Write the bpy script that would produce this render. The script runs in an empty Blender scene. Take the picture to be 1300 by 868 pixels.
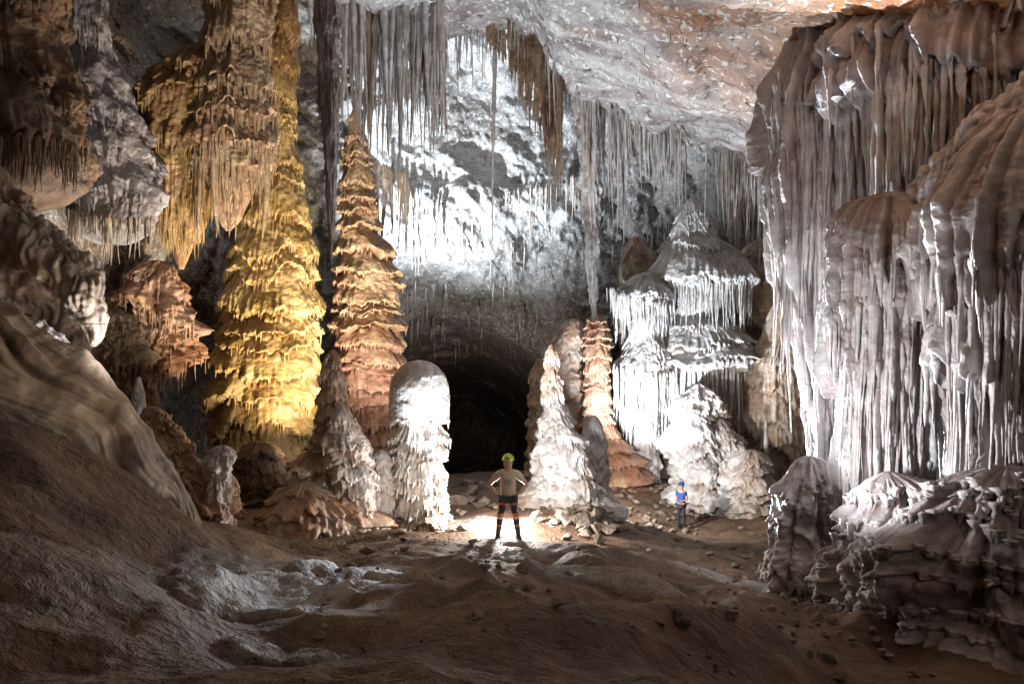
import bpy, bmesh, math, numpy as np
from mathutils import Vector, Matrix
rng=np.random.default_rng(11)
S=bpy.context.scene
F=928.0
def W(px,py,d): return np.array([(px-650)/F*d, d, (434-py)/F*d])
# ---------- noise ----------
_p=rng.permutation(256); _p=np.concatenate([_p,_p,_p])
_g=rng.normal(size=(256,3)); _g/=np.linalg.norm(_g,axis=1)[:,None]
def perlin(x,y,z):
    x,y,z=np.broadcast_arrays(np.asarray(x,float),np.asarray(y,float),np.asarray(z,float))
    xi=np.floor(x).astype(int); yi=np.floor(y).astype(int); zi=np.floor(z).astype(int)
    xf=x-xi; yf=y-yi; zf=z-zi
    u=xf*xf*xf*(xf*(xf*6-15)+10); v=yf*yf*yf*(yf*(yf*6-15)+10); w=zf*zf*zf*(zf*(zf*6-15)+10)
    r=0
    for a in (0,1):
        for b in (0,1):
            for c in (0,1):
                h=_p[_p[_p[(xi+a)&255]+((yi+b)&255)]+((zi+c)&255)]
                g=_g[h]
                d=g[...,0]*(xf-a)+g[...,1]*(yf-b)+g[...,2]*(zf-c)
                r=r+d*(u if a else 1-u)*(v if b else 1-v)*(w if c else 1-w)
    return r*1.5
def fbm(x,y,z,o=4,g=.5,ridge=False):
    a=1;s=0;f=1
    for i in range(o):
        n=perlin(x*f+i*17.3,y*f+i*5.1,z*f+i*9.7)
        if ridge: n=.5-np.abs(n)*1.6
        s=s+a*n;a*=g;f*=2.03
    return s
def sstep(x): x=np.clip(x,0,1); return x*x*(3-2*x)
def rbf(pts,vals,c):
    pts=np.array(pts,float);vals=np.array(vals,float)
    n=len(pts)
    def k(A,B):
        d2=((A[:,None,:]-B[None,:,:])**2).sum(2); return np.sqrt(d2+c*c)
    K=k(pts,pts); m=vals.mean()
    w=np.linalg.solve(K+np.eye(n)*1e-6,vals-m)
    def f(Q):
        out=np.empty(len(Q))
        for i in range(0,len(Q),60000):
            out[i:i+60000]=k(Q[i:i+60000],pts)@w+m
        return out
    return f
# ---------- mesh ----------
def mesh_np(name,V,Fq,mat,attrs=None,parent=None,smooth=True):
    me=bpy.data.meshes.new(name)
    me.vertices.add(len(V)); me.vertices.foreach_set('co',np.ascontiguousarray(V,dtype=np.float32).ravel())
    n=len(Fq);k=Fq.shape[1]
    me.loops.add(n*k); me.loops.foreach_set('vertex_index',Fq.astype(np.int32).ravel())
    me.polygons.add(n); me.polygons.foreach_set('loop_start',np.arange(0,n*k,k,dtype=np.int32))
    try: me.polygons.foreach_set('loop_total',np.full(n,k,dtype=np.int32))
    except Exception: pass
    me.polygons.foreach_set('use_smooth',np.full(n,smooth))
    for an,av in (attrs or {}).items():
        a=me.attributes.new(an,'FLOAT','POINT'); a.data.foreach_set('value',np.ascontiguousarray(av,dtype=np.float32).ravel())
    me.update()
    if mat: me.materials.append(mat)
    o=bpy.data.objects.new(name,me); S.collection.objects.link(o)
    if parent: o.parent=parent
    return o
def gridf(n,m,wrap=False):
    i=np.arange(n-1)[:,None]; j=np.arange(m if wrap else m-1)[None,:]
    a=i*m+j; b=i*m+(j+1)%m; c=(i+1)*m+(j+1)%m; d=(i+1)*m+j
    return np.stack([a,b,c,d],-1).reshape(-1,4)
def empty(name):
    e=bpy.data.objects.new(name,None); S.collection.objects.link(e); return e
# ---------- materials ----------
def rock(name,dark,light,accent,rough=.6,bump=.5,ns=.5,spec=.4,cavmul=.4,fine=9,speck=0):
    m=bpy.data.materials.new(name);m.use_nodes=True;nt=m.node_tree;N=nt.nodes;L=nt.links
    b=N['Principled BSDF'];b.inputs['Specular IOR Level'].default_value=spec
    tc=N.new('ShaderNodeTexCoord')
    def noise(s,det,dist=0):
        n=N.new('ShaderNodeTexNoise');n.inputs['Scale'].default_value=s;n.inputs['Detail'].default_value=det
        n.inputs['Distortion'].default_value=dist;L.new(tc.outputs['Object'],n.inputs['Vector']);return n
    def ramp(src,a,c):
        r=N.new('ShaderNodeMapRange');r.inputs[1].default_value=a;r.inputs[2].default_value=c;L.new(src,r.inputs[0]);return r.outputs[0]
    def mix(f,a,c,bt='MIX'):
        x=N.new('ShaderNodeMix');x.data_type='RGBA';x.blend_type=bt
        for s,v in ((x.inputs[0],f),(x.inputs[6],a),(x.inputs[7],c)):
            if isinstance(v,(int,float)): s.default_value=v
            elif isinstance(v,tuple): s.default_value=(*v,1)
            else: L.new(v,s)
        return x.outputs[2]
    n1=noise(ns,4,.6); n2=noise(fine*.45,3)
    c=mix(ramp(n1.outputs[0],.36,.62),dark,light)
    at=N.new('ShaderNodeAttribute');at.attribute_name='acc'
    c=mix(at.outputs['Fac'],c,accent)
    c=mix(ramp(n2.outputs[0],.3,.62),mix(.4,c,(0,0,0)),c)
    if speck:
        n4=noise(4.2,4,1.)
        c=mix(ramp(n4.outputs[0],.62,.7),c,(.1,.075,.06))
        n5=noise(7,5,.5)
        c=mix(ramp(n5.outputs[0],.56,.64),c,(.62,.6,.57))
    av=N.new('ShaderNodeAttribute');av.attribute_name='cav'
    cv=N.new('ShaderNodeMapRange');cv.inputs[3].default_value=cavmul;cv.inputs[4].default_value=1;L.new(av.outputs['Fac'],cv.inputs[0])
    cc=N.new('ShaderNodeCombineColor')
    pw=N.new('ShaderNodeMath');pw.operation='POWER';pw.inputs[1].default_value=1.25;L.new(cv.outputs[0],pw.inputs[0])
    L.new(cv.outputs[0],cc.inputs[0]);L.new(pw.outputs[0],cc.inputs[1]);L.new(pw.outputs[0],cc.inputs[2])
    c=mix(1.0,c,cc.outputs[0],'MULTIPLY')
    L.new(c,b.inputs['Base Color'])
    n3=noise(fine,5,.3); n6=noise(fine*5,2)
    L.new(ramp(n6.outputs[0],.3,.7),b.inputs['Roughness'])
    rr=b.inputs['Roughness'].links[0].from_node
    rr.inputs[3].default_value=rough-.15;rr.inputs[4].default_value=min(1,rough+.15)
    ad=N.new('ShaderNodeMath');ad.operation='MULTIPLY_ADD';ad.inputs[1].default_value=.22;L.new(n6.outputs[0],ad.inputs[0]);L.new(n3.outputs[0],ad.inputs[2])
    bp=N.new('ShaderNodeBump');bp.inputs['Strength'].default_value=bump;bp.inputs['Distance'].default_value=.12
    L.new(ad.outputs[0],bp.inputs['Height']);L.new(bp.outputs[0],b.inputs['Normal'])
    return m
M_wall=rock('cave_limestone',(.27,.25,.235),(.5,.49,.48),(.26,.18,.12),.75,.8,.35,.3,fine=5,speck=1)
M_ceil=rock('ceiling_limestone',(.29,.255,.24),(.5,.47,.45),(.44,.2,.075),.7,.9,.4,.3,fine=4,speck=1)
M_gold=rock('golden_calcite',(.42,.27,.08),(.66,.48,.2),(.40,.20,.10),.45,.3,.8,.5,.25)
M_pink=rock('pink_calcite',(.5,.34,.19),(.66,.5,.31),(.46,.22,.14),.5,.3,.9,.45,.22)
M_white=rock('white_calcite',(.58,.545,.5),(.79,.77,.74),(.54,.39,.27),.45,.28,.8,.5,.32)
M_beige=rock('beige_calcite',(.44,.33,.23),(.7,.6,.48),(.46,.25,.14),.5,.3,.8,.45,.35)
M_grey=rock('grey_calcite',(.46,.425,.41),(.7,.68,.665),(.48,.38,.32),.42,.35,.5,.5,.18)
M_brown=rock('brown_flowstone',(.15,.10,.065),(.3,.21,.14),(.34,.17,.07),.55,.5,.6,.4,.35)
M_boulder=rock('banded_flowstone',(.25,.19,.145),(.38,.30,.24),(.17,.12,.09),.55,.25,.5,.3,.3,fine=7)
M_orange=rock('orange_flowstone',(.34,.16,.08),(.5,.3,.17),(.6,.45,.35),.5,.4,.9,.4,.3)
M_ground=rock('cave_soil',(.12,.072,.046),(.24,.15,.095),(.5,.47,.44),.72,.75,.9,.32,.6,fine=11)
M_rock=rock('loose_stone',(.13,.10,.08),(.34,.28,.24),(.3,.2,.1),.8,.6,1.5,.3,.6)
M_tite=rock('stalactite_calcite',(.42,.38,.35),(.66,.63,.61),(.44,.28,.16),.5,.3,.6,.4,.5)

# ---------- ground ----------
gp=[(650,868,3.7),(650,800,5.3),(560,760,7.3),(650,740,8.6),(640,689,15.2),(560,674,17),(480,668,17),(400,680,16),(350,692,14),
(600,652,19.5),(580,622,25),(740,655,18.5),(780,684,17),(865,674,27.3),(900,645,30.5),(850,600,35.5),(960,650,30),(780,600,33),(820,640,29),(900,722,15),(960,742,13.5),(940,705,21),
(1000,750,13),(1200,815,9.5),(1250,868,7.5),(1000,868,6),(1100,800,9),(850,760,9.5),(800,868,4.6),(590,604,32),(590,612,45),(250,640,20),(300,620,26),
(0,556,9),(100,582,10),(200,642,11),(300,692,12),(385,745,10.5),(0,700,5.3),(100,868,3.6),(200,800,5.6),(320,850,5),(420,800,7),(440,740,10.5),(500,700,14),(120,700,7.5),
(250,745,8),(700,700,13),(1050,640,28),(680,640,21)]
GP=[W(*p) for p in gp]
xy=[(p[0],p[1]) for p in GP]; zz=[p[2] for p in GP]
for x,y,z in [(-40,60,-9),(40,60,-9),(0,66,-12),(-30,30,-4),(30,28,-6),(-12,3,0),(14,3,-2.5),(0,0,-1.5),(-22,15,0),(20,12,-3.5),(-14,22,-3.5),(-5,0,-.9),(0,-6,-1.2),(-12,-6,.5),(12,-6,-1.5)]:
    xy.append((x,y));zz.append(z)
_gr=rbf(xy,zz,.6)
def gz(x,y):
    x=np.atleast_1d(np.asarray(x,float));y=np.atleast_1d(np.asarray(y,float));sh=x.shape
    z=_gr(np.stack([x.ravel(),y.ravel()],-1)).reshape(sh)
    am=np.clip(y/14,.25,1)
    hp=.5-np.abs(perlin(x*.42+2.2,y*.24,7.7))*1.7+.35*(.5-np.abs(perlin(x*1.0+6.2,y*.6,2.7))*1.7)
    hump=.42*hp*np.clip((14-y)/2.,0,1)*np.clip((y-1)/4,0,1)
    return z+hump+am*.16*fbm(x*.35,y*.35,3.1,3)+.05*fbm(x*1.3,y*1.3,8.3,3,.55)
n,m=640,640
ys=-4+np.concatenate([np.linspace(0,5,40,endpoint=False),5+ (np.exp(np.linspace(0,1,n-40)*math.log(70/1.2))-1)*1.2])
Y=np.repeat(ys[:,None],m,1); s=np.linspace(-1,1,m)[None,:]
X=s*(9+np.maximum(Y,0)*.95)
Z=gz(X,Y)
acc=np.zeros_like(X)
def blob(px,py,d,rx,ry,ang=0,st=1):
    c=W(px,py,d);dx=X-c[0];dy=Y-c[1];ca,sa=math.cos(ang),math.sin(ang)
    u=(dx*ca+dy*sa)/rx;v=(-dx*sa+dy*ca)/ry
    q=u*u+v*v+.8*fbm(X*1.3,Y*1.3,1.7,5)
    return st*np.clip((1.15-q)*2.2,0,1)
for b in [(330,765,7.5,.8,1.1,.3,1),(385,735,9.5,.45,.9,.4,.9),(300,730,9,.7,1.2,.2,.7),(350,840,5.3,.42,.3,0,.8),(460,765,8.2,.9,.22,.6,.8),(540,742,9.6,.9,.22,.7,.8),
          (690,705,12.6,.8,.6,0,.7),(740,735,10.5,1.6,.3,-.7,.55),(670,690,14.8,1.2,.7,0,.6),(590,664,17.5,1.5,.6,0,.8),(940,745,13.4,1.6,.8,.2,.7)]:
    acc=np.maximum(acc,blob(*b))
micro=.045*fbm(X*5,Y*5,Z*5,4,.6,True)*np.clip(acc*1.4,0,1)
Z=Z+.10*acc+micro+.018*fbm(X*2.6,Y*2.6,Z*2.6,4,.6)+.05*np.clip(fbm(X*.9,Y*.9,Z*.9+4,3)-.1,0,1)
P=np.stack([X,Y,Z],-1).reshape(-1,3)
mesh_np('cave_floor_ground',P,gridf(n,m),M_ground,{'cav':np.ones(n*m),'acc':acc.ravel()*.8})

# ---------- cave shell ----------
sp=[(-900,434,3),(-900,-300,4),(-900,1000,3),(-500,434,8),(-300,0,10),(-300,600,9),(0,0,15),(0,200,15.5),(0,350,15.5),(100,100,19),(100,300,19),(200,50,31),(150,-20,29),(240,150,27),(200,230,23),(250,300,26),
(230,450,33),(240,550,36),(60,480,19),(110,420,21),(300,420,33),(400,300,35),(400,100,35),(390,550,42),(460,100,35),(460,250,36),(520,200,38),(620,60,38),(620,180,40),(620,280,39),(560,300,38),
(600,345,40),(540,370,40.5),(600,400,42),(641,430,44),(510,430,44),(580,445,50),(590,500,68),(590,600,68),(540,560,68),(650,560,68),(520,640,62),(700,480,44),(700,600,50),(690,350,41),(760,260,41),(850,300,42),(960,300,39),(960,420,38),
(1000,550,38),(900,560,43),(800,560,46),(1100,400,28),(1300,400,18),(1500,434,12),(2200,434,4),(2200,-300,4),(2200,1000,4),(700,-250,26),(300,-250,26),(1100,-250,16),(900,120,38),(700,120,40),
(0,900,17),(1300,900,18),(600,1000,22)]
shell=rbf([(a,b) for a,b,c in sp],[c for a,b,c in sp],25)
n,m=680,1000
py=np.linspace(-600,1100,n)[:,None]*np.ones((1,m)); px=np.linspace(-1000,2300,m)[None,:]*np.ones((n,1))
px=650+ (px-650)*(.45+.55*(np.abs(px-650)/1650)**1.2)
D=shell(np.stack([px.ravel(),py.ravel()],-1)).reshape(n,m)
D=np.clip(D,3,72)
X=(px-650)/F*D;Y=D;Z=(434-py)/F*D
cen=np.exp(-(((px-620)/150)**2+((py-190)/170)**2))
dn=1.3*fbm(X*.16,Y*.16,Z*.2,4,.45)+(.55-.25*cen)*fbm(X*.45+3,Y*.45,Z*.45,5,.55,True)+.12*fbm(X*1.9,Y*1.9,Z*1.9,3,.6)
f=1-dn*np.clip(D/30,.3,1.1)/D*1.2
X=X*f;Y=Y*f;Z=Z*f
a=np.clip(.5+1.0*fbm(X*.2+9,Y*.2,Z*.2,3),0,1)
a=a*np.clip((np.abs(px-620)-120)/250,0,1)*.9
lower=np.clip((3.5-Z)/4,0,1)*(px>480)*(px<760); a=np.maximum(a,lower*.8)
mesh_np('cave_wall',np.stack([X,Y,Z],-1).reshape(-1,3),gridf(n,m),M_wall,{'cav':np.ones(n*m),'acc':a.ravel()})

# ---------- ceiling slab ----------
edge=[(330,-60,19),(400,-10,20),(450,25,21),(520,48,21.5),(560,60,22),(600,48,22),(650,40,20.5),(690,85,20),(720,128,21),(780,150,22),(830,188,23),(880,203,25),(930,215,26),(985,243,27),(1060,250,27),(1200,260,24)]
near=[(-250,-500,8),(0,-450,8),(200,-420,8),(400,-420,8),(450,-420,8),(550,-420,8),(650,-420,7),(750,-420,6),(850,-420,6),(950,-420,5.5),(1050,-420,5.3),(1200,-420,5),(1350,-420,5),(1500,-420,5),(1700,-420,5),(1900,-420,5)]
E=np.array([W(*p) for p in edge]);Nn=np.array([W(*p) for p in near])
n,m=520,480
si=np.linspace(0,len(E)-1,m)
def sm(A,k=9):
    B=A.copy();ker=np.ones(k)/k
    for c in range(B.shape[1]):B[:,c]=np.convolve(np.pad(B[:,c],k//2,mode='edge'),ker,'valid')
    return B
Ei=sm(np.stack([np.interp(si,range(len(E)),E[:,c]) for c in range(3)],-1),21);Ni=sm(np.stack([np.interp(si,range(len(E)),Nn[:,c]) for c in range(3)],-1),21)
t=np.linspace(-.5,1.18,n)[:,None,None]
P=Ni[None]*(1-np.minimum(t,1))+Ei[None]*np.minimum(t,1)
over=np.maximum(t-1,0)/.18
P[...,2]+= (over[...,0]**1.2)*5.5; P[...,1]+=np.sin(np.minimum(over[...,0]*3,1.57))*.9
X,Y,Z=P[...,0],P[...,1],P[...,2]
d=.6*fbm(X*.2,Y*.2,1.2,4,.45)+.2*fbm(X*.6,Y*.6,Z*.3+4,4,.5,True)+.04*fbm(X*2.3,Y*2.3,Z*2,3)
bed=perlin(X*.5+Y*.9,Y*.12-X*.1,.4)+.5*perlin(X*1.1+Y*2.1,Y*.2-X*.2,3.4)
Z2=Z+d+.2*np.abs(bed); Y2=Y+over[...,0]*fbm(X*.8,Z*.8,2.2,3)*.8
a=np.clip((X/np.maximum(Y,1)-.14)*3.6+.6*fbm(X*.5,Y*.5,0,3)+.3*bed,0,1)*np.clip((20-Y)/5,0,1)
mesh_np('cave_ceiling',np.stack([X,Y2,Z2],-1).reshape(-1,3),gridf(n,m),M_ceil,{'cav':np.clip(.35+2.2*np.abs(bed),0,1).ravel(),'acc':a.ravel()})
ce_x=X;ce_y=Y
# ---------- speleothem builder ----------
def gs(a,k):
    if k<2:return a
    x=np.arange(-2*k,2*k+1);w=np.exp(-x*x/(2*(k*.8)**2));w/=w.sum()
    return np.convolve(np.pad(a,2*k,mode='edge'),w,'valid')
def stalactites(name,items,mat,parent=None,sides=9,K=18,accv=.15):
    Vs=[];Fs=[];o=0;ac=[]
    fq=gridf(K,sides,True);th=np.linspace(0,2*math.pi,sides,endpoint=False)[None,:]
    t=np.linspace(0,1,K)[:,None]
    for (x,y,z,L,r) in items:
        ph=rng.uniform(0,99);wob=min(.035*L,.1)
        R=r*((1-t)**rng.uniform(.5,.95))*(1+.22*np.sin(t*L*9+ph)+.15*np.sin(t*L*23+ph*2))*np.clip(t*9+.02,0,1)**.6+.002
        lr=1+.25*np.sin(3*th+ph)*(1-t)
        cxx=x+wob*np.sin(t*3+ph)*t;cy=y+wob*np.cos(t*2.3+ph)*t
        Vs.append(np.stack([cxx+R*lr*np.cos(th),cy+R*lr*np.sin(th),z-L*t+0*th],-1).reshape(-1,3))
        Fs.append(fq+o);o+=K*sides;ac.append(np.full(K*sides,np.clip(rng.normal(accv,.2),0,1)))
    V=np.concatenate(Vs);return mesh_np(name,V,np.concatenate(Fs)[:,::-1],mat,{'cav':np.full(len(V),.9),'acc':np.concatenate(ac)},parent)
def column(name,prof,d,mat,nth=220,nz=420,tier=.6,a=.22,fringe=.2,rib=.16,ribamp=.05,ell=.85,seed=0,lump=.12,tstart=None,acc=None,ground=True,parent=None,smk=8,ribz=.25,tilt=0,drip=0,dripL=None,ribtop=.2,wv=.6):
    pr=sorted(prof)
    zz=np.array([(434-p[0])/F*d for p in pr]);cx=np.array([((p[1]+p[2])/2-650)/F*d for p in pr]);R=np.array([(p[2]-p[1])/2/F*d for p in pr])
    if ground:
        g=float(gz(cx[-1],d)[0])-.45
        if zz[-1]>g: zz=np.append(zz,g);cx=np.append(cx,cx[-1]);R=np.append(R,R[-1]*1.04)
    z=np.linspace(zz[0],zz[-1],nz)
    C=gs(np.interp(-z,-zz,cx),smk);r0=np.interp(-z,-zz,R);r0=np.where(np.arange(nz)<smk*2,r0,gs(r0,smk))
    u=np.clip((zz[0]-z)/(R[0]*.7+1e-6),0,1); r0=r0*np.sqrt(1-(1-u)**2)
    if not ground:
        u=np.clip((z-zz[-1])/(R[-1]*.7+1e-6),0,1); r0=r0*np.sqrt(1-(1-u)**2)
    r0=np.maximum(r0,.004)
    th=np.linspace(0,2*math.pi,nth,endpoint=False)[None,:];Zc=z[:,None]*np.ones((1,nth));Rr=r0[:,None]
    Rm=max(R.mean(),.05);k=Rm/rib;co,si=np.cos(th),np.sin(th);so=seed*7.7
    H=zz[0]-zz[-1]+3*tier+fringe*3
    r2=np.random.default_rng(seed+5)
    b=[0];amp=[]
    while b[-1]<H+3*tier: b.append(b[-1]+tier*r2.uniform(.45,1.6));amp.append(r2.uniform(.6,1.2))
    b=np.array(b);amp=np.array(amp+[1])
    def tt(q):
        ki=np.clip(np.searchsorted(b,q,side='right')-1,0,len(b)-2)
        return ki,(q-b[ki])/(b[ki+1]-b[ki])
    q0=(zz[0]-Zc)+tier*(wv*perlin(co*1.3+so,si*1.3,Zc*.35/tier)+.5*wv*perlin(co*3.3+so,si*3.3,Zc*.6/tier))
    q0=np.maximum(q0,0)
    _,t0=tt(q0)
    win=np.maximum(sstep((t0-.5)/.4),1-sstep(t0/.3))
    fr=fringe*(np.abs(perlin(co*k*.9+so,si*k*.9,Zc*.35))*2.0+.5*perlin(co*k*1.9+so,si*k*1.9,Zc*.8))
    q=np.maximum(q0+fr*win,0)
    ki,t=tt(q)
    s=np.where(t<.8,(np.clip(t/.8,0,1))**.6,np.clip((1-t)/.2,0,1)**.5)
    am=amp[ki]*a*np.clip(.85+.9*perlin(co*1.7+so+3,si*1.7,Zc*.7/tier),.4,1.4)
    if tstart is not None:
        zs=(434-tstart)/F*d; am=am*np.clip((zs-Zc)/.25,0,1)
    ribs=np.abs(perlin(co*k+so*2,si*k,Zc*ribz))*1.7+.4*np.abs(perlin(co*k*2.3+so,si*k*2.3,Zc*ribz*2))
    rm=np.clip((t-.15)*1.8,ribtop,1)
    if tstart is not None: rm=rm*np.clip((zs-Zc)/.25,.08,1)
    ribs_=(ribs-.45)*ribamp*rm
    sc=np.clip(Rr/Rm,0.1,1.3)
    lum=lump*Rm*fbm(co*1.1+so,si*1.1,Zc*.9/max(Rm,.3)+so,4,.5)
    det=.025*min(Rm,1)*fbm(co*Rm*6,si*Rm*6+so,Zc*6,3,.6)
    if tstart is not None: det=det*np.clip((zs-Zc)/.25,.3,1);lum=lum*np.clip((zs-Zc)/.25,.5,1)
    rad=Rr*(1-am*.7+am*(s))+(ribs_+lum+det)*sc*np.clip(Rr/.12,0,1)
    rad=np.maximum(rad,.003)
    X=C[:,None]+rad*co;Yv=d+rad*si*ell+tilt*(Zc-zz[-1]);
    Zd=Zc-(.3*tier*min(a,.5)*s*np.clip(t,0,1))*np.clip(Rr/.2,0,1)
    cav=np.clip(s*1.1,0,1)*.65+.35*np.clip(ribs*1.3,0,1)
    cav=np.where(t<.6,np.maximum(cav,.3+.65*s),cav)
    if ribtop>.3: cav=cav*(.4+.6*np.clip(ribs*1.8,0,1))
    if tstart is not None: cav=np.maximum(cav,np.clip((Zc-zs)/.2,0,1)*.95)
    ac=np.clip(.9*fbm(X*.6+so,Yv*.6,Zc*.6,3),0,1) if acc is None else acc(X,Yv,Zc,d)
    ac=np.clip(ac,0,1)+0*X
    V=np.stack([X,Yv,Zd],-1).reshape(-1,3)
    if drip:
        idx=np.argwhere((t>.72)&(t<.86)&(Rr>.12*Rm)&(si<.35)&(am>.3*a)&(zz[-1]+.9<Zc))
        if len(idx):
            sel=idx[rng.integers(0,len(idx),drip)];L0=dripL or fringe*1.3
            it=[]
            for i,j in sel:
                L=L0*rng.uniform(.25,1)**1.3
                it.append((C[i]+(X[i,j]-C[i])*.97,d+(Yv[i,j]-d)*.97,Zd[i,j]+.06,L+.06,rib*rng.uniform(.15,.34)))
            stalactites(name+'_drips',it,mat,parent,sides=7,K=10,accv=.2)
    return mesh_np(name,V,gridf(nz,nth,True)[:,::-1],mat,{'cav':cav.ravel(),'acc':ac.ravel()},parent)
def sweep(name,pts,mat,nth=160,ns=320,seed=0,lump=.15,band=0,bandamp=.03,rib=.2,ribamp=.03,ell=1,parent=None,acc=None):
    A=np.array([[*W(p[0],p[1],p[2]),p[3]] for p in pts]);u=np.linspace(0,len(A)-1,ns)
    C=np.stack([gs(np.interp(u,range(len(A)),A[:,c]),ns//14) for c in range(4)],-1)
    T=np.gradient(C[:,:3],axis=0);T/=np.linalg.norm(T,axis=1)[:,None]
    up=np.array([0,0,1.]);s1=np.cross(T,up);s1/=np.linalg.norm(s1,axis=1)[:,None]+1e-9;s2=np.cross(s1,T)
    th=np.linspace(0,2*math.pi,nth,endpoint=False)[None,:];co=np.cos(th);si=np.sin(th)
    e=np.linspace(0,1,ns);cap=np.sqrt(np.clip(1-np.abs(2*e-1)**14,0,1))
    R=(C[:,3]*np.maximum(cap,.01))[:,None]
    base=C[:,None,:3]+R[...,None]*(co[...,None]*s1[:,None]*1+si[...,None]*s2[:,None]*ell)
    x,y,z=base[...,0],base[...,1],base[...,2]
    so=seed*3.1
    rb=np.abs(perlin(x/rib+so,y/rib,z/rib*.15))*1.7
    bd=0
    if band:
        ee=e[:,None]; wp=th+ee*1.1+.35*perlin(co*1.5,si*1.5,ee*5)
        bd=np.abs(perlin(np.cos(wp)*band+so,np.sin(wp)*band,ee*2.2))*1.2+.35*np.abs(perlin(np.cos(wp)*band*3+so,np.sin(wp)*band*3,ee*4))
    Rm=C[:,3].mean()
    dd=lump*Rm*fbm(x*.7/Rm+so,y*.7/Rm,z*.7/Rm,4,.45)+ribamp*(rb-.4)+bandamp*bd+.012*fbm(x*5,y*5,z*5,3)
    nrm=(co[...,None]*s1[:,None]+si[...,None]*s2[:,None])
    V=base+nrm*(dd*np.clip(R/Rm,0,1))[...,None]
    cav=np.clip(rb*1.2+.3,0,1) if not band else np.clip(bd*2.6,0,1)+0*x
    ac=np.clip(1.1*fbm(x*.5,y*.5,z*1.6+so,3),0,1) if acc is None else acc(x,y,z,0)+0*x
    return mesh_np(name,V.reshape(-1,3),gridf(ns,nth,True),mat,{'cav':cav.ravel(),'acc':ac.ravel()},parent)
def line(pts,cnt,Lf,r,jit=.15,up=.25,lift=.0,clump=0):
    A=np.array([W(*p) for p in pts]);out=[]
    cl=rng.uniform(0,len(A)-1,max(clump,1))
    for i in range(cnt):
        u=rng.uniform(0,len(A)-1)
        if clump: u=np.clip(cl[i%clump]+rng.normal(0,.12),0,len(A)-1)
        p=[np.interp(u,range(len(A)),A[:,c]) for c in range(3)]
        L=Lf*(rng.uniform(.1,1)**2+.1)
        if clump: L*=.5+.9*((i%clump)%3)/2
        out.append((p[0]+rng.normal(0,jit*.4),p[1]+rng.normal(0,jit),p[2]+up+rng.uniform(0,lift+.01),L+up,r*rng.uniform(.5,1.3)*min(1,(.35+L/Lf))))
    return out
def ring(px,py,d,hw,cnt,Lf,r,ell=.85,a0=-180,a1=0,up=.2,zj=.15):
    c=W(px,py,d);R=hw/F*d;out=[]
    for i in range(cnt):
        a=math.radians(rng.uniform(a0,a1));k=rng.uniform(.8,.97)
        L=Lf*(rng.uniform(.1,1)**1.3+.15)
        out.append((c[0]+R*k*math.cos(a),c[1]+R*k*math.sin(a)*ell,c[2]+up+rng.normal(0,zj),L+up,r*rng.uniform(.5,1.2)))
    return out

e=empty('golden_column')
column('shaft',[(-70,322,380),(60,326,378),(130,330,374),(190,326,376),(250,316,388),(300,300,396),(400,287,402),(480,271,405),(560,275,402),(600,287,398),(650,280,402)],24,M_gold,nth=340,nz=900,tier=.9,a=.38,fringe=.24,rib=.12,ribamp=.08,seed=1,lump=.12,parent=e,drip=700,dripL=.42,wv=.55,
  acc=lambda X,Y,Z,d:np.clip(.4*fbm(X*.7,Y*.7,Z*.7,3)+np.clip((-3.6-Z)/1.5,0,.8)+np.clip((Z-7.5)/3,0,.6),0,1))
e=empty('tiered_stalagmite')
column('shaft',[(133,450,456),(150,443,460),(180,438,466),(240,432,474),(290,428,484),(318,427,499),(400,424,507),(480,428,511),(560,438,510),(620,438,505)],27,M_pink,nth=320,nz=900,tier=.6,a=.58,fringe=.12,rib=.13,ribamp=.05,seed=2,lump=.15,parent=e,drip=600,dripL=.25,wv=.42,
  acc=lambda X,Y,Z,d:np.clip(.05+np.clip((1.2-Z)/3,0,.75)+.4*fbm(X*.8,Y*.8,Z*.8,3),0,1))
e=empty('hanging_stalactite_cluster')
column('body',[(-80,250,348),(0,257,345),(60,262,340),(110,252,344),(150,245,346),(190,243,345),(215,255,335),(245,268,320),(270,278,306),(293,288,292)],20,M_pink,nth=300,nz=620,tier=1.1,a=.4,fringe=.4,rib=.12,ribamp=.14,seed=3,lump=.15,ground=False,parent=e,drip=500,dripL=.7,wv=.4,acc=lambda X,Y,Z,d:.25+.4*fbm(X,Y,Z,3))
it=ring(295,140,20,50,80,1.8,.07)+ring(295,195,20,46,80,2.1,.08)
stalactites('drip_fringe',it,M_pink,e)
e=empty('cone_stalagmite')
column('spire',[(443,420,425),(455,413,431),(475,407,437),(510,404,442),(540,399,450),(580,384,455),(620,366,462),(650,345,470),(690,325,480)],17,M_beige,nth=280,nz=600,tier=.32,a=.42,fringe=.07,rib=.1,ribamp=.05,seed=4,lump=.35,parent=e,drip=220,dripL=.12,acc=lambda X,Y,Z,d:np.clip(.3+.7*fbm(X*1.5,Y*1.5,Z*1.5,3)+np.clip((Z+1.6)*.8,0,.4),0,1))
column('side_cone',[(516,430,436),(528,420,446),(560,413,466),(600,420,476),(650,425,478),(690,420,485)],16.4,M_white,nz=420,tier=.32,a=.3,fringe=.06,rib=.1,ribamp=.05,seed=5,lump=.3,parent=e,drip=120,dripL=.12,acc=lambda X,Y,Z,d:np.clip(.3+.7*fbm(X*1.5,Y*1.5,Z*1.5,3),0,1))
column('low_cone',[(570,480,487),(580,473,496),(610,467,503),(650,462,505),(690,455,510)],16.8,M_white,nz=260,tier=.34,a=.22,seed=6,fringe=.05,lump=.25,rib=.1,ribamp=.04,parent=e,acc=lambda X,Y,Z,d:np.clip(.25+.7*fbm(X*1.5,Y*1.5,Z*1.5,3),0,1))
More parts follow.
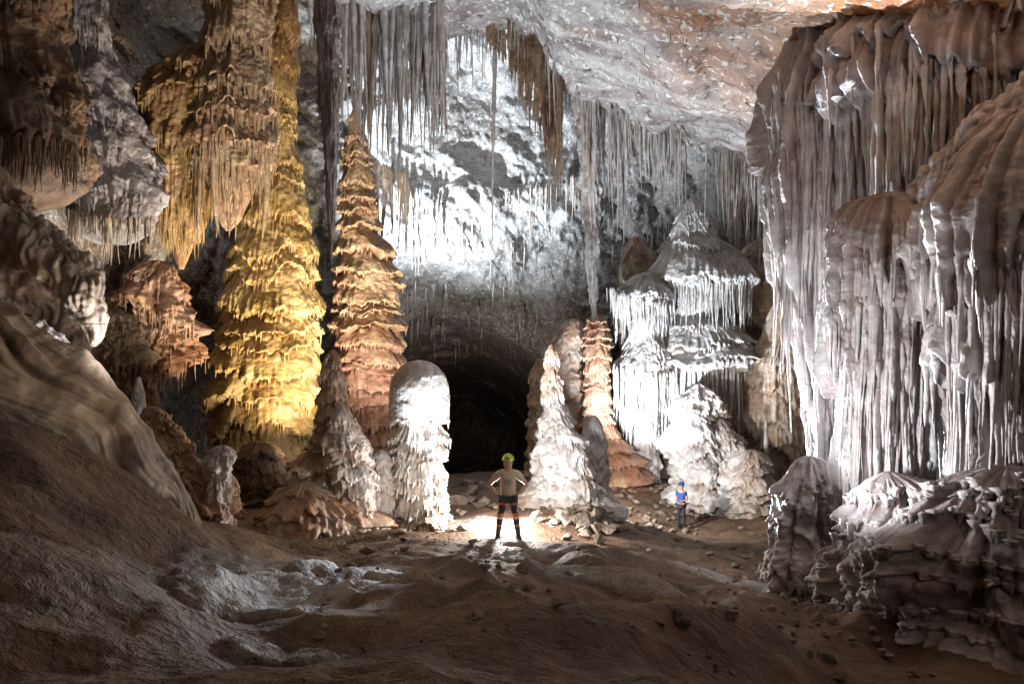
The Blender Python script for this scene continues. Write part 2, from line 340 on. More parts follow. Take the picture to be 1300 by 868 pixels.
column('foot',[(610,372,400),(625,350,430),(650,335,470),(690,318,490)],16.3,M_beige,nz=260,tier=.5,a=.2,seed=7,fringe=.08,lump=.4,rib=.14,ribamp=.08,parent=e,acc=lambda X,Y,Z,d:np.clip(.5+.7*fbm(X*1.5,Y*1.5,Z*1.5,3),0,1))
column('capped_stalagmite',[(456.5,527,536),(459,518,546),(464,509,555),(474,501,564),(490,495,569),(512,493,571),(530,494,570),(545,499,564),(575,500,562),(610,497,563),(650,499,568),(690,497,570)],17,M_white,nth=320,nz=640,tier=.32,a=.6,fringe=.1,rib=.08,ribamp=.07,seed=8,lump=.08,tstart=526,smk=5,drip=500,dripL=.2,wv=.7,acc=lambda X,Y,Z,d:np.clip(.15+.4*fbm(X*2,Y*2,Z*2,3)+np.clip((-3.2-Z)*.5,0,.3),0,1))
e=empty('spired_stalagmite')
column('spire',[(437,698,702),(445,693,706),(470,691,709),(486,688,713),(492,686,716),(512,692,718),(525,688,724),(550,680,736),(580,678,745),(610,680,750),(650,668,768)],21,M_white,nz=560,tier=.45,a=.4,fringe=.1,rib=.1,ribamp=.08,seed=9,lump=.45,parent=e,drip=200,dripL=.2,acc=lambda X,Y,Z,d:np.clip(np.clip((Z+1.9)*1.1,0,.9)+.5*fbm(X*1.2,Y*1.2,Z*1.2,3),0,1))
column('shoulder',[(540,715,722),(560,708,736),(600,706,752),(650,700,768)],20.6,M_white,nz=300,tier=.45,a=.3,seed=10,lump=.35,fringe=.08,rib=.1,ribamp=.07,parent=e)
column('apron',[(608,690,705),(620,670,745),(640,658,785),(660,650,795)],21.2,M_white,nz=240,tier=.3,a=.2,seed=11,lump=.35,fringe=.06,parent=e)
column('small_cone_stalagmite',[(527,748,756),(535,741,763),(560,736,770),(600,734,773),(650,732,776)],22,M_white,nz=300,tier=.45,a=.14,fringe=.05,seed=12,lump=.2,rib=.12,ribamp=.04)
e=empty('brown_stalagmite')
column('body',[(404,722,734),(420,704,743),(445,692,746),(470,682,744),(540,678,742),(620,680,750)],34,M_beige,nz=300,tier=1.2,a=.2,fringe=.2,seed=13,lump=.3,parent=e,acc=lambda X,Y,Z,d:.45+.5*fbm(X,Y,Z,3))
column('shoulder',[(455,680,690),(480,672,705),(560,670,712),(620,668,715)],33.5,M_beige,nz=240,tier=1.2,a=.2,fringe=.2,seed=14,lump=.3,parent=e,acc=lambda X,Y,Z,d:.5+.5*fbm(X,Y,Z,3))
e=empty('slender_column')
column('lower_shaft',[(398,751,763),(410,745,772),(430,743,777),(470,744,773),(520,741,776),(550,738,784),(570,735,798),(585,728,818),(600,720,825)],32,M_pink,nz=620,tier=.5,a=.7,fringe=.1,rib=.12,ribamp=.05,seed=15,lump=.2,parent=e,wv=.3,drip=150,dripL=.2,acc=lambda X,Y,Z,d:.7+.5*fbm(X,Y,Z,3))
column('hanging_tip',[(90,726,754),(150,731,756),(200,736,762),(260,740,761),(330,744,758),(390,750,758),(408,752,757)],27,M_white,nth=160,nz=400,tier=1.2,a=.3,fringe=.5,rib=.1,ribamp=.12,seed=16,lump=.25,ground=False,parent=e)
e=empty('white_pagoda_column')
column('main',[(249,878,883),(256,870,889),(275,858,898),(300,850,908),(318,840,928),(335,832,952),(355,826,960),(364,834,954),(372,862,922),(402,858,906),(412,838,935),(435,824,960),(458,812,973),(470,828,962),(480,858,935),(520,860,930),(600,850,945)],34,M_white,nth=360,nz=800,tier=1.1,a=.28,fringe=.4,rib=.16,ribamp=.16,seed=17,lump=.12,parent=e,drip=500,dripL=.5,smk=4,acc=lambda X,Y,Z,d:.5*fbm(X*.6,Y*.6,Z*.6,3)-.1)
column('side_tier',[(345,812,832),(362,790,845),(378,773,850),(386,780,846),(394,803,836),(425,800,836),(440,792,845),(460,778,852),(480,774,852),(490,798,840),(600,798,838)],33,M_white,nth=240,nz=600,tier=1.1,a=.26,fringe=.4,rib=.15,ribamp=.15,seed=18,lump=.2,parent=e,smk=4,acc=lambda X,Y,Z,d:.5*fbm(X*.6,Y*.6,Z*.6,3)-.1)
column('back_shoulder',[(300,800,812),(325,790,830),(360,785,840),(420,785,850),(560,800,860)],35.5,M_beige,nz=300,tier=1.2,a=.15,seed=19,lump=.2,parent=e)
it=ring(893,360,34,62,200,2.0,.06)+ring(893,464,34,74,200,3.0,.065)+ring(882,332,34,45,80,.7,.045)+ring(812,380,33,36,100,1.7,.06)+ring(815,482,33,36,130,3.0,.065)+ring(882,300,34,30,50,.4,.035)
it+=line([(772,378,32.2),(820,396,32),(850,400,32)],50,1.2,.06,up=.5)+line([(778,478,32.2),(815,490,32),(860,485,32)],50,2.2,.06,up=.5)
stalactites('drip_fringe',it,M_white,e,accv=.0)
e=empty('white_stalagmite_mound')
column('body',[(486,884,890),(494,872,900),(505,856,912),(530,849,922),(560,852,934),(600,852,944),(640,850,950)],31,M_white,nz=420,tier=.8,a=.26,fringe=.14,rib=.18,ribamp=.1,seed=20,lump=.5,parent=e,drip=160,dripL=.22)
column('right_body',[(530,905,918),(550,895,932),(590,895,944),(640,895,950)],30.6,M_white,nz=300,tier=.8,a=.26,fringe=.14,rib=.18,ribamp=.1,seed=21,lump=.4,parent=e)
e=empty('low_stalagmite_mound')
column('body',[(570,948,962),(582,932,975),(605,920,986),(650,914,990)],29.5,M_white,nz=280,tier=.5,a=.22,seed=22,fringe=.1,lump=.35,parent=e,acc=lambda X,Y,Z,d:.3+.6*fbm(X,Y,Z,3))
column('thin_spire',[(534,971,973.5),(550,970,975),(600,969,977)],30,M_white,nth=60,nz=160,tier=.3,a=.1,rib=.05,ribamp=.01,seed=23,parent=e)
e=empty('beige_flowstone_column')
column('body',[(380,985,1010),(430,965,1020),(458,938,1032),(490,930,1040),(540,932,1042),(600,936,1042),(650,936,1045)],33,M_beige,nth=260,nz=420,tier=2,a=.2,fringe=.4,rib=.16,ribamp=.15,seed=24,lump=.12,parent=e)
stalactites('drip_fringe',ring(985,480,33,52,90,2.,.07),M_beige,e)
column('rounded_shoulder',[(300,960,1000),(330,935,1020),(380,930,1040),(430,950,1045),(470,985,1045)],36,M_beige,nz=300,tier=1.6,a=.08,seed=25,lump=.2,ground=False,parent=e)

# ---------- right giant drapery ----------
e=empty('giant_flowstone_drapery')
dk=dict(tier=2.2,fringe=.8,ribz=.12,ell=.8,parent=e,ribtop=.45,wv=.6)
ga=lambda X,Y,Z,d:np.clip(.0+.7*fbm(X*.5,Y*.5,Z*.25,3),0,1)
column('left_curtain',[(-120,1010,1130),(0,1010,1130),(60,1000,1130),(110,985,1120),(170,980,1105),(240,976,1100),(300,986,1100),(400,1004,1098),(500,1024,1094),(600,1038,1090),(700,1035,1095)],13.5,M_grey,nth=440,nz=760,a=.26,rib=.17,ribamp=.32,seed=31,lump=.12,acc=ga,drip=160,dripL=1.3,**dk)
column('upper_canopy',[(-150,1090,1470),(-40,1090,1460),(20,1075,1450),(70,1050,1440),(110,1046,1430),(140,1060,1420),(165,1105,1420),(300,1130,1420),(500,1150,1400),(720,1160,1400)],12.6,M_grey,nth=480,nz=640,a=.2,rib=.2,ribamp=.32,seed=32,lump=.14,acc=ga,drip=300,dripL=1.3,**dk)
column('middle_curtain',[(243,1110,1150),(255,1085,1175),(280,1066,1190),(320,1057,1192),(380,1058,1188),(450,1064,1180),(550,1072,1172),(640,1078,1168),(720,1078,1175)],11.2,M_grey,nth=440,nz=760,a=.22,rib=.17,ribamp=.32,seed=33,lump=.14,acc=ga,drip=120,dripL=1.1,**dk)
column('right_curtain',[(120,1290,1380),(160,1240,1400),(210,1200,1410),(260,1178,1410),(320,1176,1405),(420,1190,1400),(520,1210,1390),(620,1222,1370),(720,1220,1380)],9.6,M_grey,nth=440,nz=760,a=.2,rib=.18,ribamp=.32,seed=34,lump=.14,acc=ga,drip=160,dripL=1.0,**dk)
sweep('diagonal_ridge',[(1420,80,8.9,.55),(1310,140,9.5,.45),(1240,190,10.1,.38),(1190,240,10.6,.34),(1150,290,11,.3),(1130,360,11.3,.2)],M_grey,seed=35,ribamp=.09,rib=.16,lump=.5,parent=e)
it=ring(1040,150,13.5,62,60,3.2,.07,zj=.3)+ring(1040,260,13.5,60,70,3.6,.07,zj=.4)+ring(1240,130,12.6,185,150,2.6,.06,a0=-180,a1=-40,up=.1,zj=.2)
it+=ring(1125,330,11.2,62,90,3.2,.06,zj=.25)+ring(1290,300,9.6,104,100,2.6,.05,a0=-180,a1=-50,zj=.3)+ring(1125,440,11.2,58,50,2.6,.05,zj=.4)+ring(1290,440,9.6,94,50,2.,.045,a0=-180,a1=-60,zj=.4)
stalactites('hanging_ribs',it,M_grey,e,sides=10,K=26)
bk=dict(parent=e,nth=340,nz=480,acc=ga,ribtop=.6,ribz=.5)
column('left_foot',[(578,1015,1040),(600,1000,1056),(640,984,1068),(690,972,1080),(770,966,1085)],12.4,M_grey,tier=.6,a=.22,fringe=.2,rib=.2,ribamp=.2,seed=36,drip=120,dripL=.2,lump=.35,wv=.8,**bk)
column('middle_foot',[(598,1108,1150),(615,1095,1185),(650,1085,1200),(690,1075,1210),(760,1060,1220)],10.2,M_grey,tier=.26,a=.2,fringe=.12,rib=.18,ribamp=.2,seed=37,drip=400,dripL=.14,wv=.9,lump=.5,**bk)
column('right_foot',[(590,1230,1330),(640,1190,1350),(690,1150,1380),(740,1125,1400),(790,1120,1420),(860,1110,1440)],9,M_grey,tier=.26,a=.12,fringe=.12,rib=.24,ribamp=.3,seed=38,drip=600,dripL=.14,wv=.9,lump=.5,**bk)
column('low_foot',[(690,1060,1080),(705,1040,1110),(740,1030,1130),(780,1040,1150)],11.2,M_grey,tier=.4,a=.18,fringe=.12,rib=.15,ribamp=.12,seed=39,lump=.4,**bk)

# ---------- left wall ----------
e=empty('golden_flowstone_cascade')
column('body',[(60,210,330),(130,185,320),(170,178,300),(205,180,290),(240,188,272),(280,205,256),(315,218,244),(342,228,232)],20.5,M_gold,nth=300,nz=420,tier=.9,a=.3,fringe=.4,rib=.12,ribamp=.16,seed=41,lump=.18,ground=False,parent=e,acc=lambda X,Y,Z,d:.55+.6*fbm(X,Y,Z,3),drip=500,dripL=.7)
stalactites('drip_fringe',ring(232,190,20.5,50,110,1.4,.05)+ring(230,240,20.5,40,60,1.5,.05),M_gold,e,accv=.4)
e=empty('pale_wall_flowstone')
column('body',[(-80,60,125),(0,80,130),(60,82,140),(120,85,165),(200,92,190),(260,100,200),(290,95,192),(310,110,180)],19,M_grey,nth=300,nz=420,tier=1.3,a=.18,fringe=.4,rib=.11,ribamp=.18,seed=42,lump=.25,ground=False,parent=e,drip=120,dripL=.5)
stalactites('drip_fringe',line([(80,278,18.2),(130,292,17.8),(190,290,18)],70,.8,.04,up=.3),M_beige,e)
e=empty('dark_wall_flowstone')
column('body',[(-100,-140,70),(0,-140,80),(80,-140,92),(160,-140,108),(200,-140,112),(240,-130,104),(270,-110,80)],14.5,M_brown,nth=360,nz=420,tier=1.1,a=.12,fringe=.35,rib=.12,ribamp=.12,seed=43,lump=.3,ground=False,parent=e,drip=300,dripL=.35)
stalactites('drip_fringe',line([(-40,200,12.7),(40,195,12.8),(105,205,13.6)],110,.6,.03,up=.3),M_brown,e,accv=.2)
e=empty('hanging_flowstone_lobe')
sweep('lobe',[(-80,215,12.5,.7),(0,275,12.5,.5),(60,320,12.4,.42),(105,365,12.3,.36),(122,400,12.3,.26),(118,445,12.3,.08)],M_beige,seed=44,ribamp=.09,rib=.12,lump=.5,parent=e)
sweep('lower_lobe',[(-60,385,12.5,.2),(10,410,12.4,.28),(60,435,12.4,.25),(92,455,12.4,.12)],M_white,seed=45,ribamp=.03,rib=.14,lump=.5,parent=e)
sweep('ledge',[(-100,300,14,.8),(40,350,14.5,.7),(90,400,15,.5),(80,460,15,.4)],M_brown,seed=46,ribamp=.08,lump=.5,parent=e)
e=empty('orange_wall_flowstone')
column('body',[(330,185,215),(360,160,225),(390,148,238),(420,150,246),(440,135,236),(465,142,228),(490,150,205),(520,168,190)],21.5,M_orange,nth=220,nz=360,tier=.7,a=.35,fringe=.4,rib=.12,ribamp=.14,seed=47,lump=.75,parent=e,ground=False,drip=300,dripL=.7)
column('inner_mass',[(390,128,160),(420,118,185),(450,122,190),(480,135,180),(505,140,165)],20.5,M_brown,nth=200,nz=300,tier=.7,a=.3,fringe=.3,rib=.12,ribamp=.12,seed=147,lump=.6,parent=e,ground=False,drip=150,dripL=.5)
column('white_spike',[(478,174,178),(500,168,184),(540,165,188)],18.5,M_white,nth=80,nz=160,tier=.3,a=.2,seed=48,parent=e)
e=empty('orange_flowstone_mound')
column('body',[(515,183,198),(550,172,232),(600,180,268),(640,200,292),(690,210,312)],15,M_orange,nz=360,tier=.3,a=.3,fringe=.1,rib=.12,ribamp=.1,seed=49,lump=.5,parent=e,drip=300,dripL=.15)
column('white_knob',[(565,272,292),(578,262,296),(605,262,290),(650,262,292)],14.8,M_white,nth=140,nz=240,tier=.4,a=.2,seed=50,lump=.5,parent=e)
column('side_lump',[(600,280,295),(620,272,304),(680,262,310)],15.4,M_orange,nth=140,nz=240,tier=.3,a=.3,seed=51,lump=.5,parent=e)
e=empty('banded_flowstone_boulder')
sweep('upper_roll',[(-260,420,11.5,1.6),(-60,490,11.5,1.3),(60,555,11.6,1.1),(140,615,12,.88),(195,675,12.5,.65),(240,720,12.8,.5)],M_boulder,nth=300,ns=420,seed=52,lump=.22,band=3.2,bandamp=.26,ribamp=0,parent=e)
sweep('lower_roll',[(-200,570,9.6,1.2),(0,625,9.8,.95),(120,680,10.2,.7),(220,730,10.6,.45)],M_boulder,nth=260,ns=360,seed=53,lump=.22,band=3.2,bandamp=.2,ribamp=0,parent=e)
column('dark_hollow_stalagmite',[(560,310,345),(600,300,365),(650,295,380),(690,290,390)],20,M_brown,nz=240,tier=.5,a=.25,seed=54,lump=.5)

# ---------- ceiling stalactites ----------
it=[]
def tip(px,y0,y1,d,r): 
    a=W(px,y0,d);b=W(px,y1,d);it.append((a[0],a[1],a[2],a[2]-b[2],r))
column('long_stalactite',[(-60,398,432),(60,402,432),(140,408,430),(220,413,428),(280,416,425),(332,419,421)],16,M_tite,nth=160,nz=460,tier=1.2,a=.3,fringe=.5,rib=.07,ribamp=.06,seed=60,lump=.25,ground=False,ell=1,drip=60,dripL=.5)
for x,y in [(392,60),(436,150),(446,120),(458,175),(470,190),(478,150),(488,200),(497,170),(505,215),(514,150),(523,185),(532,160),(541,205),(548,120),(556,150),(468,90),(484,120),(560,110)]:
    tip(x,-60,y,19+rng.uniform(-.8,1.2),rng.uniform(.09,.15))
for _ in range(150):
    x=rng.uniform(428,566); tip(x,-60,rng.uniform(30,220),20+rng.uniform(-.8,1.8),rng.uniform(.025,.09))
it+=line([(440,20,20.5),(500,38,20.8),(560,58,21.5)],80,1.8,.05,jit=.5,up=1.0,clump=6)
it+=line([(560,58,21.8),(600,46,21.8),(650,40,20.5),(690,85,20),(720,128,21),(780,150,22)],200,1.3,.032,jit=.4,up=1.,clump=15)
it+=line([(780,150,22),(830,188,23),(880,203,25),(930,215,26),(985,243,27)],240,1.5,.042,jit=.6,up=.8,clump=13)
it+=line([(738,140,21.5),(760,150,22),(790,165,22.5)],40,3.4,.08,jit=.3,up=.8)
for x,y in [(628,310),(700,262),(585,95),(775,260),(790,300),(812,240),(868,290),(884,250),(898,300),(920,285)]:
    tip(x,20,y,22.5+rng.uniform(-.5,3),.08)
for _ in range(220):
    x=rng.uniform(560,1120);y=rng.uniform(0,220);d0=rng.uniform(13,24)
    k=((ce_x-(x-650)/F*d0)**2+(ce_y-d0)**2).argmin();zc=Z2.ravel()[k]
    it.append((ce_x.ravel()[k],ce_y.ravel()[k],zc+.1,.1+rng.uniform(.03,.2),.015))
stalactites('ceiling_stalactites',it,M_tite,sides=9,K=22)
e=empty('hanging_drapery')
dr=[]
for i,(x0,y0,dd0,x1,L0,L1) in enumerate([(648,35,20,712,2.0,5.2),(604,20,21,640,1.0,1.4),(540,40,21,565,2.5,3.2)]):
    for u in np.linspace(0,1,60 if i==0 else 30):
        p=W(x0+(x1-x0)*u,y0+20*u,dd0+.5*math.sin(u*9));L=(L0+(L1-L0)*u**1.5)*rng.uniform(.75,1.05)
        dr.append((p[0],p[1],p[2]+.9,L+.5,.1))
stalactites('folds',dr,M_brown,e,sides=10,K=24,accv=.3)
it=[]
for _ in range(260):
    x=rng.uniform(370,1000);y=rng.uniform(290,460)
    dd=float(shell(np.array([[x,y]]))[0]);dd=min(dd,50)-1.1
    p=W(x,y,dd);it.append((p[0],p[1],p[2]+.6,.7+rng.uniform(.1,.8),.045))
it+=line([(500,255,36),(560,280,37)],30,1.8,.08,jit=.5,up=.8)+line([(800,230,34),(900,225,35),(960,240,34)],110,3.4,.09,jit=.8,up=1,clump=7)+line([(470,235,28),(515,250,29)],26,2.4,.09,up=1)
it+=line([(620,268,38),(700,255,38.5),(760,240,39)],50,1.8,.07,jit=.5,up=.9,clump=5)
stalactites('wall_stalactites',it,M_tite,accv=.3)

# ---------- loose rocks ----------
def rocks(name,items,mat):
    bm=bmesh.new()
    for (x,y,z,s) in items:
        vs=[]
        k=rng.integers(9,15)
        for _ in range(k):
            v=rng.normal(size=3);v/=np.linalg.norm(v);v*=s*rng.uniform(.7,1.1,3)*np.array([1,.85,.62])
            vs.append(bm.verts.new((x+v[0],y+v[1],z+v[2]+s*.25)))
        r=bmesh.ops.convex_hull(bm,input=vs)
        bmesh.ops.delete(bm,geom=[g for g in set(r['geom_interior']+r['geom_unused']) if isinstance(g,bmesh.types.BMVert)],context='VERTS')
    me=bpy.data.meshes.new(name);bm.to_mesh(me);bm.free();me.materials.append(mat)
    for an in('cav','acc'):
        a=me.attributes.new(an,'FLOAT','POINT');a.data.foreach_set('value',np.full(len(me.vertices),.9 if an=='cav' else .1,dtype=np.float32))
    o=bpy.data.objects.new(name,me);S.collection.objects.link(o);return o
R=[]
def rk(px,py,d,s):
    x=(px-650)/F*d;R.append((x,d,float(gz(x,d)[0])+.03,s))
for _ in range(800):
    px=rng.uniform(400,1080);d=rng.uniform(5,30)
    s=min(.02+rng.exponential(.03),.2)*min(1,.3+d/14)
    rk(px,0,d,s)
for _ in range(110): rk(rng.normal(745,24),0,rng.normal(18.3,.8),rng.uniform(.05,.26))
for _ in range(90): rk(rng.normal(830,50),0,rng.normal(29,2.5),rng.uniform(.08,.24))
for _ in range(40): rk(rng.normal(590,25),0,rng.normal(24,4),rng.uniform(.08,.35))
for _ in range(60): rk(rng.uniform(980,1200),0,rng.uniform(7,11),rng.uniform(.03,.1))
for _ in range(60): rk(rng.normal(1010,70),0,rng.normal(17,3),rng.uniform(.04,.14))
rk(592,0,16.8,.26);rk(735,0,17.6,.42);rk(760,0,18.2,.4);rk(715,0,18,.34)
rocks('loose_rocks',R,M_rock)

# ---------- people ----------
def plain(name,c,rough=.7):
    m=bpy.data.materials.new(name);m.use_nodes=True;nt=m.node_tree;b=nt.nodes['Principled BSDF']
    n=nt.nodes.new('ShaderNodeTexNoise');n.inputs['Scale'].default_value=30;n.inputs['Detail'].default_value=5
    mx=nt.nodes.new('ShaderNodeMix');mx.data_type='RGBA';mx.inputs[6].default_value=(*[v*.75 for v in c],1);mx.inputs[7].default_value=(*c,1)
    nt.links.new(n.outputs[0],mx.inputs[0]);nt.links.new(mx.outputs[2],b.inputs['Base Color']);b.inputs['Roughness'].default_value=rough;return m
C_skin=plain('skin',(.55,.33,.23),.5);C_shirt=plain('shirt_cotton',(.6,.5,.36));C_navy=plain('dark_fabric',(.025,.028,.04));C_or=plain('orange_fabric',(.7,.14,.04))
C_wh=plain('white_fabric',(.75,.73,.7));C_hel=plain('helmet_plastic',(.6,.8,.05),.3);C_boot=plain('boot_leather',(.03,.025,.02));C_blue=plain('blue_fabric',(.02,.09,.38));C_hair=plain('hair',(.05,.03,.02));C_teal=plain('print_ink',(.2,.3,.24));C_black=plain('strap',(.015,.015,.015))
def skin(name,verts,edges,mats,par,pick=None,lv=2,roots=(0,)):
    me=bpy.data.meshes.new(name);me.from_pydata([v[:3] for v in verts],edges,[])
    o=bpy.data.objects.new(name,me);S.collection.objects.link(o)
    sk=o.modifiers.new('s','SKIN');sk.use_smooth_shade=True
    for i,v in enumerate(verts):
        me.skin_vertices[0].data[i].radius=(v[3],v[4] if len(v)>4 else v[3])
        me.skin_vertices[0].data[i].use_root=(i in roots)
    ss=o.modifiers.new('u','SUBSURF');ss.levels=lv;ss.render_levels=lv
    dg=bpy.context.evaluated_depsgraph_get();dg.update()
    me2=bpy.data.meshes.new_from_object(o.evaluated_get(dg));o.modifiers.clear();o.data=me2
    me2.materials.clear()
    for m_ in mats:me2.materials.append(m_)
    for p in me2.polygons:
        p.use_smooth=True
        p.material_index=pick(p.center) if pick else 0
    o.parent=par;return o
def ball(name,c,r,mat,par,half=None,seg=24):
    bm=bmesh.new();bmesh.ops.create_uvsphere(bm,u_segments=seg,v_segments=seg//2,radius=1)
    if half is not None: bmesh.ops.delete(bm,geom=[v for v in bm.verts if v.co.z<half],context='VERTS')
    for v in bm.verts:v.co=Vector((v.co.x*r[0]+c[0],v.co.y*r[1]+c[1],v.co.z*r[2]+c[2]))
    for f in bm.faces:f.smooth=True
    me=bpy.data.meshes.new(name);bm.to_mesh(me);bm.free();me.materials.append(mat)
    o=bpy.data.objects.new(name,me);S.collection.objects.link(o);o.parent=par;return o
def person(nm,px,d,rot,height,pose,cols,legpick,helmet):
    e=empty(nm);sc=height/1.8
    J=pose
    L,Rr=J['L'],J['R']
    V=[(0,0,.97,.165,.125),(0,0,1.14,.15,.11),(0,-.005,1.33,.175,.125),(0,0,1.46,.09,.08),(0,-.01,1.53,.065),(0,-.02,1.60,.085,.09),(0,-.015,1.68,.095,.11),(0,-.01,1.76,.08,.09)]
    E_=[(0,1),(1,2),(2,3),(3,4),(4,5),(5,6),(6,7)]
    for sd in (L,Rr):
        b=len(V);V+=[(*sd['sh'],.068),(*sd['el'],.048),(*sd['wr'],.032)];E_+=[(3,b),(b,b+1),(b+1,b+2)]
        h=np.array(sd['wr']);hd=np.array(sd['hd']);V.append((*(h+hd*.07),.042,.022));E_.append((b+2,b+3))
        b=len(V);V+=[(*sd['hip'],.11),(*sd['kn'],.072),(*(np.array(sd['kn'])*.6+np.array(sd['an'])*.4),.07),(*sd['an'],.048),(*sd['toe'],.05,.04)]
        E_+=[(0,b),(b,b+1),(b+1,b+2),(b+2,b+3),(b+3,b+4)]
    skin('body',V,E_,[C_skin]+legpick[0],e,pick=legpick[1],lv=3)
    for nme,sd in (('left_fingers',L),('right_fingers',Rr)):
        h=np.array(sd['wr']);hd=np.array(sd['hd'])/np.linalg.norm(sd['hd']);ac=np.array(sd['ac']);ac=ac/np.linalg.norm(ac);nn=np.cross(hd,ac)
        V=[];Ee=[];rt=[]
        for k,(of,ln) in enumerate([(-.032,.075),(-.011,.088),(.011,.082),(.032,.064)]):
            b=len(V);rt.append(b);p=h+hd*.075+ac*of
            V+=[(*p,.0105),(*(p+hd*ln*.45+nn*.008),.0095),(*(p+hd*ln*.75+nn*.022),.0085),(*(p+hd*ln*.9+nn*.04),.0075)];Ee+=[(b,b+1),(b+1,b+2),(b+2,b+3)]
        b=len(V);rt.append(b);p=h+hd*.03-ac*.03;V+=[(*p,.013),(*(p-ac*.035+hd*.03),.011),(*(p-ac*.045+hd*.06),.009)];Ee+=[(b,b+1),(b+1,b+2)]
        skin(nme,V,Ee,[C_skin],e,lv=2,roots=rt)
    V=[(0,0,.93,.185,.145),(0,0,1.12,.17,.13),(0,-.005,1.33,.195,.145),(0,0,1.455,.105,.095)];E_=[(0,1),(1,2),(2,3)]
    for sd in (L,Rr):
        b=len(V);s_=np.array(sd['sh']);el=np.array(sd['el']);V+=[(*s_,.088),(*(s_*.42+el*.58),.074)];E_+=[(3,b),(b,b+1)]
    skin('shirt',V,E_,[cols['shirt'],cols.get('print',cols['shirt'])],e,pick=(lambda c:1 if (c.y<-.05 and (c.x/.085)**2+((c.z-1.27)/.07)**2<1 and math.sin(c.x*70+c.z*30)+math.sin(c.z*95-c.x*60)>-.9) else 0),lv=3)
    V=[(0,0,.98,.185,.145)];E_=[];
    for sd in (L,Rr):
        b=len(V);hp=np.array(sd['hip']);kn=np.array(sd['kn']);V+=[(*hp,.125),(*(hp*.45+kn*.55),.105)];E_+=[(0,b),(b,b+1)]
    skin('shorts',V,E_,[cols['shorts'],C_wh,C_or],e,pick=cols['spick'],lv=3)
    hz=1.665
    ball('nose',(0,-.125,hz-.01),(.014,.024,.022),C_skin,e,seg=12)
    for sx in(-1,1):
        ball('eye',(sx*.033,-.105,hz+.02),(.013,.012,.009),C_wh,e,seg=12);ball('pupil',(sx*.033,-.115,hz+.02),(.006,.005,.006),C_black,e,seg=8)
        ball('ear',(sx*.088,0,hz),(.012,.024,.034),C_skin,e,seg=12);ball('brow',(sx*.033,-.112,hz+.038),(.02,.008,.005),C_hair,e,seg=10)
        f=L if sx<0 else Rr
        t_=np.array(f['toe']);a_=np.array(f['an']);skin('boot',[(*(a_+np.array([0,.02,.05])),.062),(*(a_*1+np.array([0,.03,-.03])),.062),(*(t_*.6+a_*.4-np.array([0,0,.02])),.058,.05),(*t_,.05,.04)],[(0,1),(1,2),(2,3)],[C_boot],e,lv=2)
    ball('mouth',(0,-.108,hz-.055),(.024,.008,.006),plain('lips',(.4,.15,.12)),e,seg=10)
    ball('hair',(0,.022,hz+.03),(.098,.105,.115),C_hair,e,half=-.35)
    if helmet:
        ball('helmet',(0,-.002,hz+.065),(.125,.15,.125),helmet,e,half=-.08)
        ball('helmet_brim',(0,-.012,hz+.06),(.138,.168,.018),helmet,e)
        ball('head_lamp',(0,-.155,hz+.11),(.03,.022,.024),C_black,e,seg=12)
        skin('chin_strap',[(-.098,-.01,hz+.06,.006),(-.075,-.05,hz-.05,.006),(0,-.085,hz-.095,.006),(.075,-.05,hz-.05,.006),(.098,-.01,hz+.06,.006)],[(0,1),(1,2),(2,3),(3,4)],[C_black],e,lv=1)
    x=(px-650)/F*d
    zf=max(float(gz(x+dx,d)[0]) for dx in (-.2,0,.2))
    e.location=(x,d,zf+.03);e.rotation_euler=(0,0,rot);e.scale=(sc,)*3
    return e
def mir(v): return (-v[0],v[1],v[2])
Lm=dict(sh=(-.20,0,1.42),el=(-.41,.06,1.18),wr=(-.255,-.05,1.03),hd=(.6,-.45,-.35),ac=(.1,.8,-.5),hip=(-.10,0,.90),kn=(-.17,-.02,.50),an=(-.22,.02,.09),toe=(-.26,-.13,.045))
Rm_={k:mir(v) for k,v in Lm.items()}
def pk(c):
    if abs(c.x)>.19 and c.z>.62: return 0
    if c.z>.92: return 0
    z=c.z
    if z>.60: return 1
    if z>.52: return 2
    if z>.48: return 3
    if z>.36: return 1
    if z>.31: return 2
    return 1
def spick(c):
    z=c.z
    if z<.70: return 2
    if z<.735: return 1
    if z<.79 : return 0
    if z<.83: return 2
    return 0
person('man_caver',645,15.2,0.0,1.76,dict(L=Lm,R=Rm_),dict(shirt=C_shirt,print=C_teal,shorts=C_navy,spick=spick),([C_navy,C_or,C_wh],pk),C_hel)
Lw=dict(sh=(-.17,0,1.41),el=(-.23,.05,1.14),wr=(-.20,-.12,.95),hd=(.1,-.3,-.8),ac=(0,.9,-.2),hip=(-.09,0,.90),kn=(-.10,-.04,.50),an=(-.11,.03,.09),toe=(-.13,-.12,.045))
Rw=dict(sh=(.17,0,1.41),el=(.24,.03,1.15),wr=(.12,-.2,1.10),hd=(-.6,-.5,.1),ac=(0,.3,-.9),hip=(.09,0,.90),kn=(.11,-.02,.50),an=(.12,.03,.09),toe=(.15,-.12,.045))
person('woman_caver',865,27.3,-.7,1.66,dict(L=Lw,R=Rw),dict(shirt=C_blue,shorts=C_navy,spick=lambda c:0),([C_navy],lambda c:1 if (c.z<.9 and abs(c.x)<.19) else 0),C_blue)

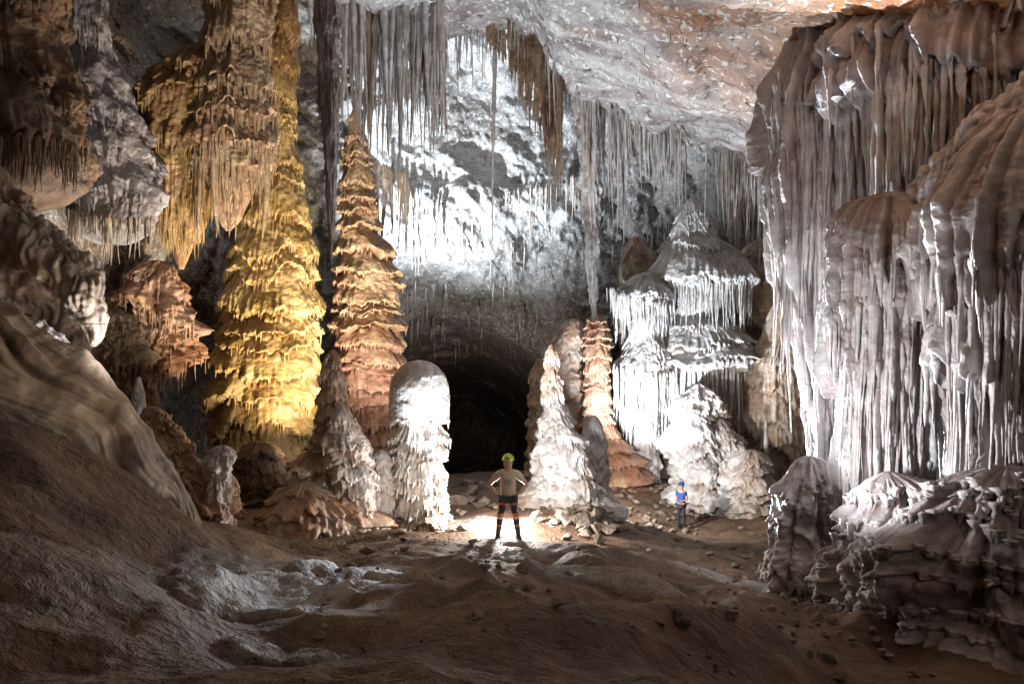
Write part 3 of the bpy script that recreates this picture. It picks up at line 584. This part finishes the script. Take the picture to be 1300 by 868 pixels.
# ---------- lights ----------
def spot(name,p,t,w,col,ang=70,blend=.6,rad=.15):
    l=bpy.data.lights.new(name,'SPOT');l.energy=w;l.color=col;l.spot_size=math.radians(ang);l.spot_blend=blend;l.shadow_soft_size=rad
    o=bpy.data.objects.new(name,l);S.collection.objects.link(o);p=Vector(W(*p));t=Vector(W(*t));o.location=p
    o.rotation_euler=(t-p).to_track_quat('-Z','Y').to_euler();return o
def pt(name,p,w,col,rad=.15):
    l=bpy.data.lights.new(name,'POINT');l.energy=w;l.color=col;l.shadow_soft_size=rad
    o=bpy.data.objects.new(name,l);S.collection.objects.link(o);o.location=Vector(W(*p));return o
cool=(.78,.89,1.0);warm=(1,.85,.62);neu=(1,.95,.88)
pt('lamp_behind_man',(647,634,16.6),900,neu,.08)
spot('lamp_back_wall',(503,420,30.5),(640,90,40),30000,cool,95,1)
spot('fill_passage_wall',(600,590,29),(600,400,42),2200,neu,60,1)  # added fill spot, lifts the dim wall above the passage
spot('lamp_gold_column',(452,635,19.5),(335,300,24),6500,warm,75,.7)
spot('lamp_tiered_stalagmite',(532,630,19.5),(465,340,27),6500,neu,60,.7)
spot('lamp_pagoda',(757,590,27),(870,390,34),10500,cool,80,.6)
spot('lamp_mound',(832,600,27),(900,560,31),600,cool,90,.8)
spot('lamp_drapery',(850,655,15.5),(1130,380,11),23000,cool,68,.8)
spot('lamp_drapery_near',(960,620,9.5),(1200,480,10),700,(.92,.95,1),110,.8)
spot('lamp_ceiling',(650,640,17),(820,100,20),7500,cool,100,.9)
spot('fill_straws',(560,640,15.5),(500,90,20),2500,cool,50,.9)  # extra spot put in to lighten the ceiling straws
spot('fill_hanging_tip',(700,590,22),(748,230,27),3000,cool,45,.8)  # narrow fill added to brighten the thin hanging tip
spot('lamp_centre_group',(650,560,17.5),(700,540,21),480,cool,80,.8)
spot('lamp_cone_group',(592,668,14.2),(470,540,17),330,neu,75,.8)
spot('lamp_woman_floor',(756,600,24),(900,650,29),2600,neu,110,.8)
spot('lamp_left_wall',(345,560,15.5),(170,160,19),3200,(1,.93,.82),85,.8)
spot('fill_left_lobe',(200,480,12),(70,330,12.4),220,(.95,.95,1),100,.8)  # added fill that brightens the hanging lobe
spot('lamp_left_boulder',(520,480,11),(50,455,11.5),700,warm,36,1,.3)
spot('fill_flowstone_tongue',(560,590,13),(345,760,7.6),900,cool,34,1,.1)  # added spot standing in for headlamp spill on the pale floor patch
spot('fill_front',(380,180,3),(640,640,16),260,warm,70,1,.5)  # soft fill added by the camera for the foreground, not a cave lamp
w=bpy.data.worlds.new('World');S.world=w;w.use_nodes=True
bg=w.node_tree.nodes['Background'];bg.inputs[0].default_value=(.5,.62,.8,1);bg.inputs[1].default_value=.004
S.view_settings.view_transform='Standard';S.view_settings.look='None';S.view_settings.exposure=0
c=bpy.data.cameras.new('camera');c.lens=36*F/1300;c.sensor_width=36;c.clip_end=300;c.clip_start=.05
o=bpy.data.objects.new('camera',c);S.collection.objects.link(o);o.rotation_euler=(math.pi/2,0,0);S.camera=o
